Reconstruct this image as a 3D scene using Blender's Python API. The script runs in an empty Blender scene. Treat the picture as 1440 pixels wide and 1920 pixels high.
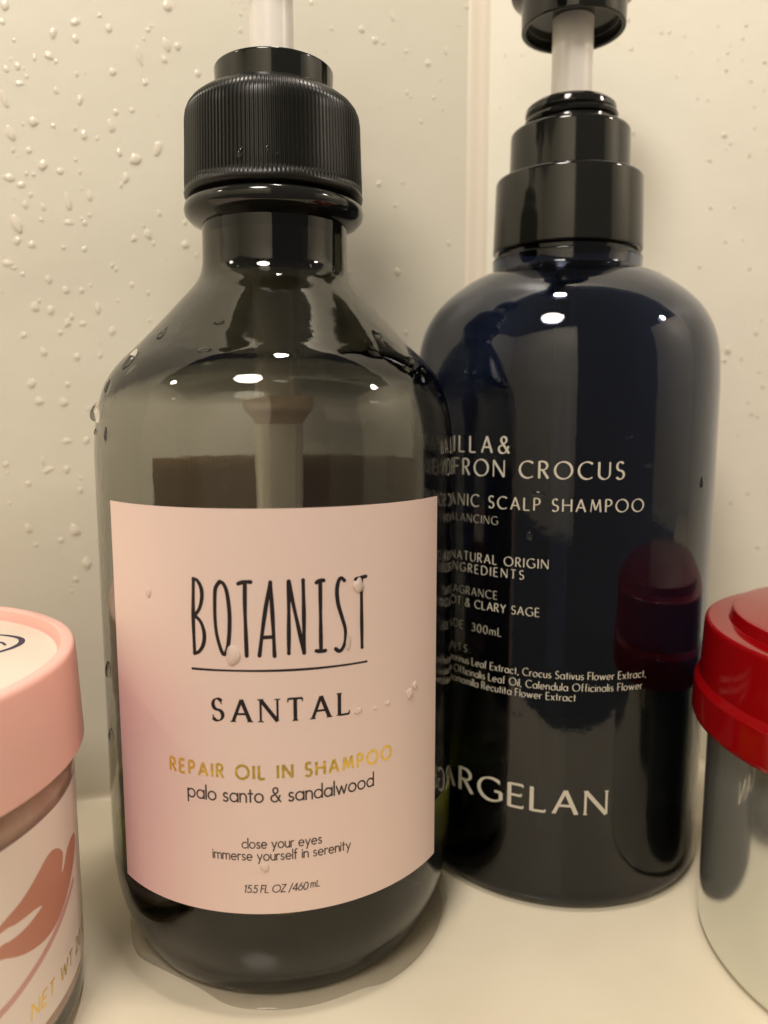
import bpy, bmesh, math, random
from mathutils import Vector, Matrix, noise
random.seed(7)
S = 0.001                                   # everything below is written in millimetres
sc = bpy.context.scene
COL = sc.collection
R = math.radians
H = 113.0                                   # height of the lens above the shelf

# ---------------------------------------------------------------- camera, world, lamps, exposure
cd = bpy.data.cameras.new('camera'); cam = bpy.data.objects.new('camera', cd); COL.objects.link(cam)
cam.location = (0, 0, H*S); cam.rotation_euler = (R(90-7.5), 0, 0)
cd.sensor_fit = 'VERTICAL'; cd.sensor_height = 36; cd.lens = 27.056
cd.clip_start = 0.005; cd.clip_end = 20
cd.dof.use_dof = True; cd.dof.focus_distance = 0.150; cd.dof.aperture_fstop = 11.5
sc.camera = cam
w = bpy.data.worlds.new('World'); sc.world = w; w.use_nodes = True
bg = w.node_tree.nodes['Background']; bg.inputs[0].default_value = (0.95, 0.87, 0.78, 1); bg.inputs[1].default_value = 0.18
def lamp(name, loc, power, rad, colr):
    l = bpy.data.lights.new(name, 'POINT'); l.energy = power; l.shadow_soft_size = rad; l.color = colr
    o = bpy.data.objects.new(name, l); o.location = [c*S for c in loc]; COL.objects.link(o); return o
lamp('overhead_fill_lamp', (0, 112, 700), 6.6, 0.03, (1.0, 0.90, 0.79))  # added lamp, unseen: steepens the brightness falloff down the walls
lamp('mirror_lamp', (-120, -180, 540), 8.1, 0.075, (1.0, 0.90, 0.79))
lamp('vanity_lamp', (600, 30, 520), 2.8, 0.03, (1.0, 0.88, 0.76))
lamp('vanity_lamp', (-560, -40, 520), 1.6, 0.03, (1.0, 0.90, 0.79))
sc.view_settings.view_transform = 'Standard'; sc.view_settings.look = 'None'
sc.view_settings.exposure = 0; sc.view_settings.gamma = 1
sc.cycles.max_bounces = 20; sc.cycles.transmission_bounces = 16; sc.cycles.glossy_bounces = 8
sc.cycles.diffuse_bounces = 4; sc.cycles.transparent_max_bounces = 16
sc.cycles.sample_clamp_indirect = 4; sc.cycles.blur_glossy = 0.3

# ---------------------------------------------------------------- materials
def mat(name, base, rough=.4, spec=.5, metal=0, trans=0, ior=1.45, coat=0, bump=None, var=None, sss=0):
    m = bpy.data.materials.new(name); m.use_nodes = True; nt = m.node_tree; b = nt.nodes['Principled BSDF']
    b.inputs['Base Color'].default_value = (*base, 1); b.inputs['Roughness'].default_value = rough
    b.inputs['Specular IOR Level'].default_value = spec; b.inputs['Metallic'].default_value = metal
    b.inputs['Transmission Weight'].default_value = trans; b.inputs['IOR'].default_value = ior
    b.inputs['Coat Weight'].default_value = coat; b.inputs['Coat Roughness'].default_value = .08
    if sss:
        b.inputs['Subsurface Weight'].default_value = sss; b.inputs['Subsurface Radius'].default_value = (1, .5, .3)
        b.inputs['Subsurface Scale'].default_value = .004
    tc = nt.nodes.new('ShaderNodeTexCoord')
    if bump:                                # list of (scale, strength, distance)
        prev = None
        for scl, st, dist in bump:
            n = nt.nodes.new('ShaderNodeTexNoise'); n.inputs['Scale'].default_value = scl; n.inputs['Detail'].default_value = 3
            nt.links.new(tc.outputs['Object'], n.inputs['Vector'])
            bp = nt.nodes.new('ShaderNodeBump'); bp.inputs['Strength'].default_value = st; bp.inputs['Distance'].default_value = dist
            nt.links.new(n.outputs['Fac'], bp.inputs['Height'])
            if prev: nt.links.new(prev.outputs[0], bp.inputs['Normal'])
            prev = bp
        nt.links.new(prev.outputs[0], b.inputs['Normal'])
    if var:                                 # (scale, second colour, amount): blotchy wear of the surface itself
        scl, c2, amt = var
        n = nt.nodes.new('ShaderNodeTexNoise'); n.inputs['Scale'].default_value = scl; n.inputs['Detail'].default_value = 6
        n.inputs['Roughness'].default_value = .6
        nt.links.new(tc.outputs['Object'], n.inputs['Vector'])
        r = nt.nodes.new('ShaderNodeMapRange'); r.inputs[1].default_value = .35; r.inputs[2].default_value = .7; r.inputs[4].default_value = amt
        nt.links.new(n.outputs['Fac'], r.inputs[0])
        mx = nt.nodes.new('ShaderNodeMix'); mx.data_type = 'RGBA'; mx.inputs[6].default_value = (*base, 1); mx.inputs[7].default_value = (*c2, 1)
        nt.links.new(r.outputs[0], mx.inputs[0]); nt.links.new(mx.outputs[2], b.inputs['Base Color'])
    return m
M = {}
M['wall'] = mat('cream_shower_panel', (.68, .65, .55), .42, .4, bump=[(45, .25, .0012), (260, .10, .0003)], var=(30, (.65, .61, .505), .5))
M['wall2'] = mat('brightened_cream_wall', (.82, .79, .68), .5, .35, bump=[(60, .25, .0010), (420, .22, .0003)], var=(40, (.78, .745, .625), .5))  # this wall's extra brightness is put into its base colour
M['caulk'] = mat('white_caulk', (.76, .69, .58), .35, .5, bump=[(200, .15, .0004)])
M['shelf'] = mat('cream_shelf_acrylic', (.72, .655, .51), .16, .5, bump=[(28, .35, .0010), (90, .12, .0004)], var=(22, (.65, .575, .44), .6))
M['smoke'] = mat('smoke_grey_plastic', (.97, .97, .96), .015, .5, trans=1, ior=1.48, bump=[(90, .10, .0007), (420, .06, .0003)])
M['liquid'] = mat('yellow_green_shampoo', (.98, .97, .45), .0, .5, trans=1, ior=1.38)
def absorb(m, c, dens):
    nt = m.node_tree; v = nt.nodes.new('ShaderNodeVolumeAbsorption'); v.inputs['Color'].default_value = (*c, 1); v.inputs['Density'].default_value = dens
    nt.links.new(v.outputs[0], nt.nodes['Material Output'].inputs['Volume'])
def by_attr(m, attr):
    nt = m.node_tree; at = nt.nodes.new('ShaderNodeAttribute'); at.attribute_name = attr; return nt, at
# where shampoo wets the inside of the plastic, light passes from plastic to liquid instead of to air
nt, at = by_attr(M['smoke'], 'wet'); mr = nt.nodes.new('ShaderNodeMapRange'); mr.inputs[3].default_value = 1.48; mr.inputs[4].default_value = 1.48/1.38
nt.links.new(at.outputs['Fac'], mr.inputs[0]); nt.links.new(mr.outputs[0], nt.nodes['Principled BSDF'].inputs['IOR'])
nt, at = by_attr(M['liquid'], 'free'); mx = nt.nodes.new('ShaderNodeMixShader'); tp = nt.nodes.new('ShaderNodeBsdfTransparent')
nt.links.new(at.outputs['Fac'], mx.inputs[0]); nt.links.new(tp.outputs[0], mx.inputs[1]); nt.links.new(nt.nodes['Principled BSDF'].outputs[0], mx.inputs[2])
nt.links.new(mx.outputs[0], nt.nodes['Material Output'].inputs['Surface'])
absorb(M['smoke'], (.20, .20, .12), 470)
absorb(M['liquid'], (.86, .90, .30), 62)
M['navy'] = mat('navy_tinted_plastic', (.10, .13, .215), .02, .5, trans=1, ior=1.5, bump=[(70, .07, .0007), (420, .05, .0003)])
M['navyliq'] = mat('clear_shampoo', (.55, .55, .35), .0, .5, trans=1, ior=1.37)
M['black'] = mat('gloss_black_plastic', (.010, .010, .008), .10, .5, ior=1.5, bump=[(90, .05, .0004)])
M['black2'] = mat('satin_black_plastic', (.009, .009, .007), .33, .35, ior=1.5)
M['stem'] = mat('white_pump_tube', (.90, .86, .80), .3, .5)
M['housing'] = mat('milky_pump_housing', (.80, .72, .58), .35, .4, trans=.25)
M['backlab'] = mat('label_reverse', (.62, .48, .36), .6, .3)
M['ink'] = mat('black_ink', (.018, .012, .014), .45, .4)
M['ink2'] = mat('soft_black_ink', (.055, .038, .035), .5, .4)
M['gold'] = mat('gold_foil', (.90, .62, .14), .3, .5, metal=.85, bump=[(500, .5, .0003)])
M['white'] = mat('warm_white_print', (.60, .56, .47), .5, .4)
M['white2'] = mat('dim_white_print', (.36, .34, .28), .5, .4)
M['water'] = mat('water', (1, 1, 1), .0, .5, trans=1, ior=1.33)
M['bead'] = mat('water_bead', (.84, .78, .66), .12, .5, trans=.22, ior=1.33, coat=.3)
M['bead2'] = mat('label_water_bead', (.98, .84, .75), .04, .5, trans=.5, ior=1.33)
M['film'] = mat('thin_water_film', (.98, .93, .82), .0, .5, trans=.85, ior=1.33)
M['darktube'] = mat('smoke_tube', (.42, .37, .29), .25, .4)
M['flare'] = mat('amber_plastic', (.64, .50, .36), .35, .4)
M['pinklid'] = mat('coral_pink_lid', (.86, .49, .43), .32, .5, sss=.25, bump=[(200, .04, .0003)])
M['lidlabel'] = mat('cream_lid_label', (.72, .64, .54), .38, .4, bump=[(120, .06, .0003)])
M['navyink'] = mat('navy_ink', (.03, .025, .06), .5, .4)
M['jarshell'] = mat('clear_jar_plastic', (.97, .95, .93), .03, .5, trans=1, ior=1.45)
M['cream'] = mat('peach_scrub', (.85, .62, .50), .5, .4, sss=.2, bump=[(300, .5, .0006)], var=(140, (.70, .43, .30), .7))
M['sleeve'] = mat('pale_pink_sleeve', (.88, .76, .69), .34, .5, bump=[(60, .04, .0005)])
M['coral'] = mat('coral_print', (.58, .26, .185), .36, .5)
M['rose'] = mat('rose_print', (.66, .36, .34), .36, .5)
M['red'] = mat('red_plastic_lid', (.24, .0015, .003), .09, .5, ior=1.5, bump=[(60, .05, .0006)])
M['steel'] = mat('polished_steel', (.74, .755, .71), .10, .5, metal=.84, bump=[(25, .04, .0008)], var=(60, (.70, .72, .66), .5))
M['glass'] = mat('clear_jar_glass', (.965, .985, .965), .0, .5, trans=1, ior=1.5)
M['grime'] = mat('dark_seam_grime', (.10, .085, .06), .6, .3)
nt = M['backlab'].node_tree; tr = nt.nodes.new('ShaderNodeBsdfTranslucent'); tr.inputs[0].default_value = (.80, .66, .50, 1)
mxs = nt.nodes.new('ShaderNodeMixShader'); mxs.inputs[0].default_value = .6
nt.links.new(nt.nodes['Principled BSDF'].outputs[0], mxs.inputs[1]); nt.links.new(tr.outputs[0], mxs.inputs[2]); nt.links.new(mxs.outputs[0], nt.nodes['Material Output'].inputs['Surface'])
# front label: peach paper with a printed blush of rose at its lower left
def label_mat():
    m = mat('peach_label_paper', (.79, .61, .55), .42, .4, bump=[(700, .06, .0001)])
    nt = m.node_tree; b = nt.nodes['Principled BSDF']; tc = nt.nodes.new('ShaderNodeTexCoord')
    sx = nt.nodes.new('ShaderNodeSeparateXYZ'); nt.links.new(tc.outputs['UV'], sx.inputs[0])
    def ramp(src, lo, hi):
        r = nt.nodes.new('ShaderNodeMapRange'); r.interpolation_type = 'SMOOTHSTEP'
        r.inputs[1].default_value = lo; r.inputs[2].default_value = hi; nt.links.new(src, r.inputs[0]); return r.outputs[0]
    a = ramp(sx.outputs['X'], .42, .0); v = ramp(sx.outputs['Y'], .70, .46)
    mu = nt.nodes.new('ShaderNodeMath'); mu.operation = 'MULTIPLY'; nt.links.new(a, mu.inputs[0]); nt.links.new(v, mu.inputs[1])
    mx = nt.nodes.new('ShaderNodeMix'); mx.data_type = 'RGBA'; mx.inputs[6].default_value = (.79, .61, .55, 1); mx.inputs[7].default_value = (.72, .46, .475, 1)
    nt.links.new(mu.outputs[0], mx.inputs[0]); nt.links.new(mx.outputs[2], b.inputs['Base Color'])
    return m
M['label'] = label_mat()

# ---------------------------------------------------------------- helpers
def mk(name, verts, faces, m, parent=None, smooth=True, ang=32, uvs=None):
    me = bpy.data.meshes.new(name); me.from_pydata([(x*S, y*S, z*S) for x, y, z in verts], [], faces)
    if uvs:
        ul = me.uv_layers.new(name='UVMap')
        for l in me.loops: ul.data[l.index].uv = uvs[l.vertex_index]
    me.materials.append(m)
    if smooth:
        me.polygons.foreach_set('use_smooth', [True]*len(me.polygons)); me.set_sharp_from_angle(angle=R(ang))
    me.update()
    o = bpy.data.objects.new(name, me); COL.objects.link(o)
    if parent: o.parent = parent
    return o
def thing(name, label, cat, x, y, rz=0):
    o = bpy.data.objects.new(name, None); COL.objects.link(o); o.empty_display_size = .01
    o.location = (x*S, y*S, 0); o.rotation_euler = (0, 0, rz); o['label'] = label; o['category'] = cat
    return o
def tag(o, label=None, cat=None, group=None, kind=None):
    for k, v in (('label', label), ('category', cat), ('group', group), ('kind', kind)):
        if v: o[k] = v
    return o
def fillet(pts, n=5):
    """pts: (r, z[, radius]) -> profile with rounded corners"""
    out = []
    for i, p in enumerate(pts):
        if len(p) < 3 or i in (0, len(pts)-1): out.append((p[0], p[1])); continue
        a, b, c = Vector(pts[i-1][:2]), Vector(p[:2]), Vector(pts[i+1][:2])
        u, v = (a-b), (c-b); lu, lv = u.length, v.length; u.normalize(); v.normalize()
        th = u.angle(v); t = min(p[2]/math.tan(th/2), lu*.49, lv*.49)
        q0, q1 = b+u*t, b+v*t
        for k in range(n+1):
            s = k/n; q = q0*(1-s)**2 + b*2*s*(1-s) + q1*s*s; out.append((q.x, q.y))
    return out
def spline(pts, n=4):
    out = []
    for i in range(len(pts)-1):
        p0 = Vector(pts[max(i-1, 0)]); p1 = Vector(pts[i]); p2 = Vector(pts[i+1]); p3 = Vector(pts[min(i+2, len(pts)-1)])
        for k in range(n):
            t = k/n; out.append(tuple(.5*((2*p1)+(-p0+p2)*t+(2*p0-5*p1+4*p2-p3)*t*t+(-p0+3*p1-3*p2+p3)*t**3)))
    out.append(tuple(pts[-1])); return out
def lathe(name, prof, m, parent=None, seg=128, loop=False, cx=0, cy=0, ang=32, rfun=None):
    vs, fs = [], []; rings = []
    for i, (r, z) in enumerate(prof):
        if r < 1e-6: rings.append([len(vs)]); vs.append((cx, cy, z)); continue
        ring = []
        for k in range(seg):
            a = 2*math.pi*k/seg; rr = rfun(r, z, k) if rfun else r
            ring.append(len(vs)); vs.append((cx+rr*math.cos(a), cy+rr*math.sin(a), z))
        rings.append(ring)
    pairs = list(zip(rings, rings[1:])) + ([(rings[-1], rings[0])] if loop else [])
    for A, B in pairs:
        for k in range(seg):
            k2 = (k+1) % seg
            if len(A) == 1 and len(B) == 1: break
            if len(A) == 1: fs.append((A[0], B[k2], B[k]))
            elif len(B) == 1: fs.append((A[k], A[k2], B[0]))
            else: fs.append((A[k], A[k2], B[k2], B[k]))
    return mk(name, vs, fs, m, parent, ang=ang)
def offset_profile(prof, t):
    out = []
    for i, (r, z) in enumerate(prof):
        a = Vector(prof[max(i-1, 0)]); b = Vector(prof[min(i+1, len(prof)-1)]); d = (b-a)
        if d.length < 1e-6: continue
        d.normalize(); n = Vector((-d.y, d.x))            # to the left of the travel direction (inwards for bottom->top)
        out.append((max(r+n.x*t, 0.0), z+n.y*t))
    return out
def cylmap(Rr):
    """things face the lens along local -Y; s is arc length to the right, z height"""
    def f(s, z, o=0.0):
        a = s/Rr; q = Rr+o
        return (q*math.sin(a), -q*math.cos(a), z)
    return f
def sheet(name, f, s0, s1, z0, z1, th, m, parent, n=72, nz=10, slant=None):
    """a thin curved sheet with real thickness"""
    vs, fs, uv = [], [], []
    for side in (0, 1):
        for j in range(nz+1):
            for i in range(n+1):
                s = s0+(s1-s0)*i/n; z = z0+(z1-z0)*j/nz
                vs.append(f(s, z, th*side)); uv.append((i/n, j/nz))
    N = (n+1)*(nz+1); idx = lambda side, i, j: side*N+j*(n+1)+i
    for j in range(nz):
        for i in range(n):
            fs.append((idx(1, i, j), idx(1, i+1, j), idx(1, i+1, j+1), idx(1, i, j+1)))
            fs.append((idx(0, i, j), idx(0, i, j+1), idx(0, i+1, j+1), idx(0, i+1, j)))
    for i in range(n):
        fs.append((idx(0, i, 0), idx(0, i+1, 0), idx(1, i+1, 0), idx(1, i, 0)))
        fs.append((idx(0, i, nz), idx(1, i, nz), idx(1, i+1, nz), idx(0, i+1, nz)))
    for j in range(nz):
        fs.append((idx(0, 0, j), idx(1, 0, j), idx(1, 0, j+1), idx(0, 0, j+1)))
        fs.append((idx(0, n, j), idx(0, n, j+1), idx(1, n, j+1), idx(1, n, j)))
    return mk(name, vs, fs, m, parent, uvs=uv)

# ---------------------------------------------------------------- stroke lettering
def arc(cx, cy, rx, ry, a0, a1):
    n = max(4, int(abs(a1-a0)/12)); return [(cx+rx*math.cos(R(a0+(a1-a0)*i/n)), cy+ry*math.sin(R(a0+(a1-a0)*i/n))) for i in range(n+1)]
L = lambda *p: list(p)
G = {
 ' ': (22, []),
 'A': (72, [L((0,0),(36,100)), L((36,100),(72,0)), L((13,34),(59,34))]),
 'B': (52, [L((0,0),(0,100)), [(0,100),(24,100)]+arc(24,76,22,24,90,-90)+[(0,52)], [(0,52),(26,52)]+arc(26,26,26,26,90,-90)+[(0,0)]]),
 'C': (78, [arc(48,50,48,50,50,310)]),
 'D': (74, [L((0,0),(0,100)), [(0,100),(24,100)]+arc(24,50,50,50,90,-90)+[(0,0)]]),
 'E': (46, [L((0,0),(0,100)), L((0,100),(45,100)), L((0,52),(40,52)), L((0,0),(46,0))]),
 'F': (42, [L((0,0),(0,100)), L((0,100),(42,100)), L((0,52),(37,52))]),
 'G': (84, [arc(48,50,48,50,52,312), L((83,12),(83,46)), L((60,46),(84,46))]),
 'H': (66, [L((0,0),(0,100)), L((66,0),(66,100)), L((0,52),(66,52))]),
 'I': (0, [L((0,0),(0,100))]),
 'L': (44, [L((0,0),(0,100)), L((0,0),(44,0))]),
 'M': (86, [('w',.6,[(4,0),(14,100)]), L((14,100),(43,16)), ('w',.8,[(43,16),(72,100)]), L((72,100),(82,0))]),
 'N': (70, [('w',.6,[(0,0),(0,100)]), L((0,100),(70,0)), ('w',.6,[(70,0),(70,100)])]),
 'O': (98, [arc(49,50,49,50,0,360)]),
 'P': (46, [L((0,0),(0,100)), [(0,100),(20,100)]+arc(20,74,25,26,90,-90)+[(0,48)]]),
 'R': (52, [L((0,0),(0,100)), [(0,100),(20,100)]+arc(20,75,25,25,90,-90)+[(0,50)], L((20,50),(52,0))]),
 'S': (46, [arc(24,75,20,25,35,270)+arc(23,25,23,25,90,-148)[1:]]),
 'T': (58, [L((29,0),(29,100)), L((0,100),(58,100))]),
 'U': (64, [[(0,100),(0,32)]+arc(32,32,32,32,180,270), ('w',.75,arc(32,32,32,32,270,360)+[(64,100)])]),
 'V': (68, [L((0,100),(34,0)), L((34,0),(68,100))]),
 'W': (104, [L((0,100),(27,0)), L((27,0),(52,90)), L((52,90),(77,0)), L((77,0),(104,100))]),
 'X': (62, [L((0,100),(62,0)), L((0,0),(62,100))]),
 'Y': (62, [L((0,100),(31,48)), L((62,100),(31,48)), L((31,48),(31,0))]),
 'Z': (54, [L((2,100),(52,100)), L((52,100),(0,0)), L((0,0),(54,0))]),
 '&': (70, [[(68,0),(22,64)]+arc(33,80,17,20,225,-45)+[(16,44)]+arc(27,25,26,25,130,330)+[(64,44)]]),
 '0': (54, [arc(27,50,27,50,0,360)]), '1': (27, [L((0,84),(16,100)), L((16,100),(16,0))]),
 '2': (48, [arc(24,76,22,24,170,-30)+[(0,0)], L((0,0),(50,0))]),
 '3': (48, [arc(22,76,20,24,150,-80), arc(22,27,25,27,85,-150)]),
 '4': (58, [L((44,0),(44,100)), L((44,100),(0,28)), L((0,28),(58,28))]),
 '5': (48, [L((44,100),(12,100)), [(12,100),(6,58)]+arc(22,32,25,32,125,-145)]),
 '6': (54, [arc(27,31,26,31,0,360), L((4,42),(34,100))]),
 '.': (4, [L((2,1),(2,5))]), ',': (4, [L((3,6),(-3,-14))]), ':': (4, [L((2,1),(2,5)), L((2,50),(2,54))]), '/': (34, [L((0,-14),(34,108))]),
 'a': (56, [arc(28,30,28,30,0,360), L((56,0),(56,60))]), 'b': (56, [arc(28,30,28,30,0,360), L((0,0),(0,100))]),
 'c': (46, [arc(28,30,28,30,48,312)]), 'd': (56, [arc(28,30,28,30,0,360), L((56,0),(56,100))]),
 'e': (56, [[(1,31),(55,31)]+arc(28,30,27,30,3,312)]), 'f': (28, [[(10,0),(10,84)]+arc(25,84,15,16,180,75), L((0,60),(26,60))]),
 'g': (56, [arc(28,30,28,30,0,360), [(56,60),(56,-2)]+arc(29,-3,27,27,0,-150)]), 'h': (44, [L((0,0),(0,100)), arc(22,36,22,24,180,0)+[(44,0)]]),
 'i': (0, [L((0,0),(0,60)), L((0,80),(0,85))]), 'l': (0, [L((0,0),(0,100))]),
 'm': (76, [L((0,0),(0,60)), arc(19,40,19,20,180,0)+[(38,0)], arc(57,40,19,20,180,0)+[(76,0)]]),
 'n': (44, [L((0,0),(0,60)), arc(22,36,22,24,180,0)+[(44,0)]]), 'o': (58, [arc(29,30,29,30,0,360)]),
 'p': (56, [arc(28,30,28,30,0,360), L((0,-32),(0,60))]), 'r': (26, [L((0,0),(0,60)), arc(22,36,22,24,180,70)]),
 's': (34, [arc(18,45,14,15,35,270)+arc(17,15,17,15,90,-148)[1:]]), 't': (28, [L((13,0),(13,86)), L((-1,60),(29,60))]),
 'u': (44, [[(0,60),(0,24)]+arc(22,24,22,24,180,360), L((44,0),(44,60))]), 'v': (46, [L((0,60),(23,0)), L((23,0),(46,60))]),
 'w': (78, [L((0,60),(20,0)), L((20,0),(39,56)), L((39,56),(58,0)), L((58,0),(78,60))]), 'x': (44, [L((0,60),(44,0)), L((0,0),(44,60))]),
 'y': (48, [L((0,60),(24,2)), L((48,60),(12,-32))]), 'z': (42, [L((0,60),(42,60)), L((42,60),(0,0)), L((0,0),(42,0))]),
}
def width_of(txt, hs, track):
    return sum(G[c][0]*hs for c in txt) + track*max(len(txt)-1, 0)
class Print:
    """collects ribbons in (s, z) millimetres and lays them on a curved surface"""
    def __init__(s): s.v = []; s.f = []; s.k = 0
    def ribbon(s, pts, wfun, closed=False, lift=0.0):
        P = [Vector(pts[0])]
        for q in pts[1:]:
            q = Vector(q); d = q-P[-1]; n = max(1, int(d.length/.8)); a = P[-1].copy()
            if d.length < 1e-5: continue
            for i in range(1, n+1): P.append(a+d*i/n)
        s.k = (s.k+1) % 7; off = lift + s.k*.006; base = len(s.v); n = len(P)
        closed = (P[0]-P[-1]).length < 1e-4 and n > 4
        for i in range(n):
            if closed: d = P[1]-P[-2] if i in (0, n-1) else P[i+1]-P[i-1]
            else: d = P[min(i+1, n-1)]-P[max(i-1, 0)]
            d.normalize(); nn = Vector((-d.y, d.x)); w_ = wfun(d, i/(n-1))/2
            # mitre
            s.v.append((*(P[i]+nn*w_), off)); s.v.append((*(P[i]-nn*w_), off))
        for i in range(n-1): s.f.append((base+2*i+1, base+2*i+3, base+2*i+2, base+2*i))
        return P
    def dot(s, c, r, lift=0.0):
        s.k = (s.k+1) % 7; base = len(s.v)
        for i in range(10): a = 2*math.pi*i/10; s.v.append((c[0]+r*math.cos(a), c[1]+r*math.sin(a), lift+s.k*.006))
        s.f.append(tuple(range(base, base+10)))
    def text(s, txt, s0, z0, h, wt, track, hs=None, contrast=0, serif=0, italic=0, round_=True, fade=None):
        hs = hs or h/100; x = s0; vs = h/100
        for c in txt:
            adv, st = G[c]
            for q in st:
                mul = 1
                if isinstance(q, tuple): mul = q[1]; q = q[2]
                if not contrast: mul = 1
                pts = [(x+px*hs+py*vs*italic, z0+py*vs) for px, py in q]
                def wf(d, t):
                    if not contrast: return wt
                    a = math.atan2(d.y, d.x); return wt*mul*((1-contrast)+contrast*abs(math.sin(a-R(22))))
                s.ribbon(pts, wf)
                if round_:
                    for e in (0, -1):
                        d = Vector(pts[1])-Vector(pts[0]) if e == 0 else Vector(pts[-1])-Vector(pts[-2]); s.dot(pts[e], wf(d, 0)/2)
                    for i in range(1, len(pts)-1):
                        d1 = Vector(pts[i])-Vector(pts[i-1]); d2 = Vector(pts[i+1])-Vector(pts[i])
                        if d1.length > 1e-6 and d2.length > 1e-6 and d1.angle(d2) > .5: s.dot(pts[i], wf(d1, 0)/2)
                if serif:
                    for e, o in ((0, 1), (-1, -2)):
                        ex, ey = q[e]; dx, dy = q[o][0]-ex, q[o][1]-ey
                        px, pz = x+ex*hs, z0+ey*vs
                        if len(q) > 3 and c in 'SCG':
                            sg = 1 if ey > 50 else -1
                            s.ribbon([(px, pz-sg*serif*1.1), (px, pz+sg*serif*.7)], lambda d, t: wt*.32)
                        elif ey in (0, 100) and abs(dy) > abs(dx)*1.2 and not (c == 'A' and ey == 100) and not (c in 'NMV' and len(q) == 2 and ((c == 'N' and ex == 70 and ey == 0))):
                            s.ribbon([(px-serif, pz), (px+serif, pz)], lambda d, t: wt*.30)
                        elif abs(dy) < 1 and c in 'ELTF' and ex not in (0,) or (c == 'T' and abs(dy) < 1):
                            sg = -1 if ey > 60 else 1
                            s.ribbon([(px, pz-.05*sg), (px+(.15 if ex > 30 else -.15)*serif, pz+sg*serif*1.25)], lambda d, t: wt*(.5-.25*t))
            x += adv*hs+track
        return x
    def fit(s, txt, sa, sb, z0, h, wt, anchor=0, hsr=1.0, **kw):
        """letter number `anchor` starts at sa and the text ends at sb"""
        hs = h/100*hsr; sub = txt[anchor:]; track = (sb-sa-width_of(sub, hs, 0))/max(len(sub)-1, 1)
        s0 = sa-width_of(txt[:anchor], hs, track)-(track if anchor else 0)
        s.text(txt, s0, z0, h, wt, track, hs=hs, **kw)
    def build(s, name, f, m, parent, lift):
        return mk(name, [f(a, b, lift+o) for a, b, o in s.v], s.f, m, parent, smooth=False)

# ---------------------------------------------------------------- shelf and walls
C0 = Vector((27.7, 239.3)); DL_ = Vector((.970, .2425)).normalized(); DR_ = Vector((1, -.05)).normalized()
def slab(name, a, b, back, z0, z1, m):
    n = Vector((-(b-a).normalized().y, (b-a).normalized().x))*back
    q = [a, b, b+n, a+n]; vs = [(p.x, p.y, z) for z in (z0, z1) for p in q]
    return mk(name, vs, [(0,1,5,4), (1,2,6,5), (2,3,7,6), (3,0,4,7), (4,5,6,7), (3,2,1,0)], m, smooth=False)
wl = tag(slab('wall_left', C0-DL_*870, C0-DL_*1.2, 9, -25, 620, M['wall']), kind='structure')
wr = tag(slab('wall_right', C0+DR_*1.6, C0+DR_*780, 9, -25, 620, M['wall2']), kind='structure')
# the end walls of the alcove, off to both sides: they show in the bottles' reflections
tag(slab('wall_end_right', Vector((800, 205)), Vector((800, -320)), 9, -25, 620, M['wall']), kind='structure')
tag(slab('wall_end_left', Vector((-820, -540)), Vector((-820, 40)), 9, -25, 620, M['wall']), kind='structure')
tag(slab('wall_back', Vector((10, -520)), Vector((-815, -520)), 9, -25, 620, M['wall']), kind='structure')
# caulked corner: a shallow bead with a recessed centre line, tool marks left in it
vs, fs = [], []
prof = [(-3.4, -.05), (-3.3, .10), (-2.4, .22), (-1.2, .28), (-.5, .30), (.2, .34), (1.2, .36), (2.2, .30), (2.9, .12), (3.0, -.05), (3.0, -6), (-3.4, -6)]
NZ = 120
for j in range(NZ+1):
    z = -2+600*j/NZ; wob = .25*noise.noise((0, 0, z*.02))+.1*noise.noise((3, 0, z*.11))
    for u, dp in prof:
        d = DL_ if u < 0 else DR_; nrm = Vector((.12, -1)).normalized()
        p = C0+d*u+nrm*(dp*(1+wob*.6)); vs.append((p.x+wob*.3, p.y, z))
K = len(prof)
for j in range(NZ):
    for i in range(K): i2 = (i+1) % K; fs.append((j*K+i, j*K+i2, (j+1)*K+i2, (j+1)*K+i))
tag(mk('wall_corner_seal', vs, fs, M['caulk'], ang=60), kind='structure')
# shelf with a rounded front edge and a cove where it turns up into the walls
sh = []
for y, z in [(290, -28), (290, 0), (60, 0)] + [(60-6*math.sin(R(a)), -6+6*math.cos(R(a))) for a in range(15, 91, 15)] + [(54, -28)]: sh.append((y, z))
vs = [(x, y, z) for x in (-800, 780) for y, z in sh]; n = len(sh)
fs = [(i, (i+1) % n, n+(i+1) % n, n+i) for i in range(n)] + [tuple(range(n))[::-1], tuple(range(n, 2*n))]
tag(mk('shelf', vs, fs, M['shelf'], ang=40), kind='structure')
def cove(name, pts, rad, m):
    vs, fs = [], []; K = 9
    for i, p in enumerate(pts):
        d = (pts[min(i+1, len(pts)-1)]-pts[max(i-1, 0)]).normalized(); nrm = Vector((d.y, -d.x))
        for k in range(K):
            a = R(90*k/(K-1)); o = rad-(rad-.05)*math.sin(a)+.0; h = rad-(rad-.05)*math.cos(a)
            q = p+nrm*(rad*(1-math.sin(a))+.05); vs.append((q.x, q.y, rad*(1-math.cos(a))+.05))
        for off, h in ((-2, rad+.05), (-2, -2), (rad+.05, -2)): q = p+nrm*off; vs.append((q.x, q.y, h))
    K2 = K+3
    for i in range(len(pts)-1):
        for k in range(K2): k2 = (k+1) % K2; fs.append((i*K2+k, i*K2+k2, (i+1)*K2+k2, (i+1)*K2+k))
    return mk(name, vs, fs, m, ang=50)
tag(cove('shelf_cove', [C0-DL_*u for u in range(540, 0, -20)]+[C0]+[C0+DR_*u for u in range(20, 541, 20)], 2.6, M['shelf']), kind='structure')

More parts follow.
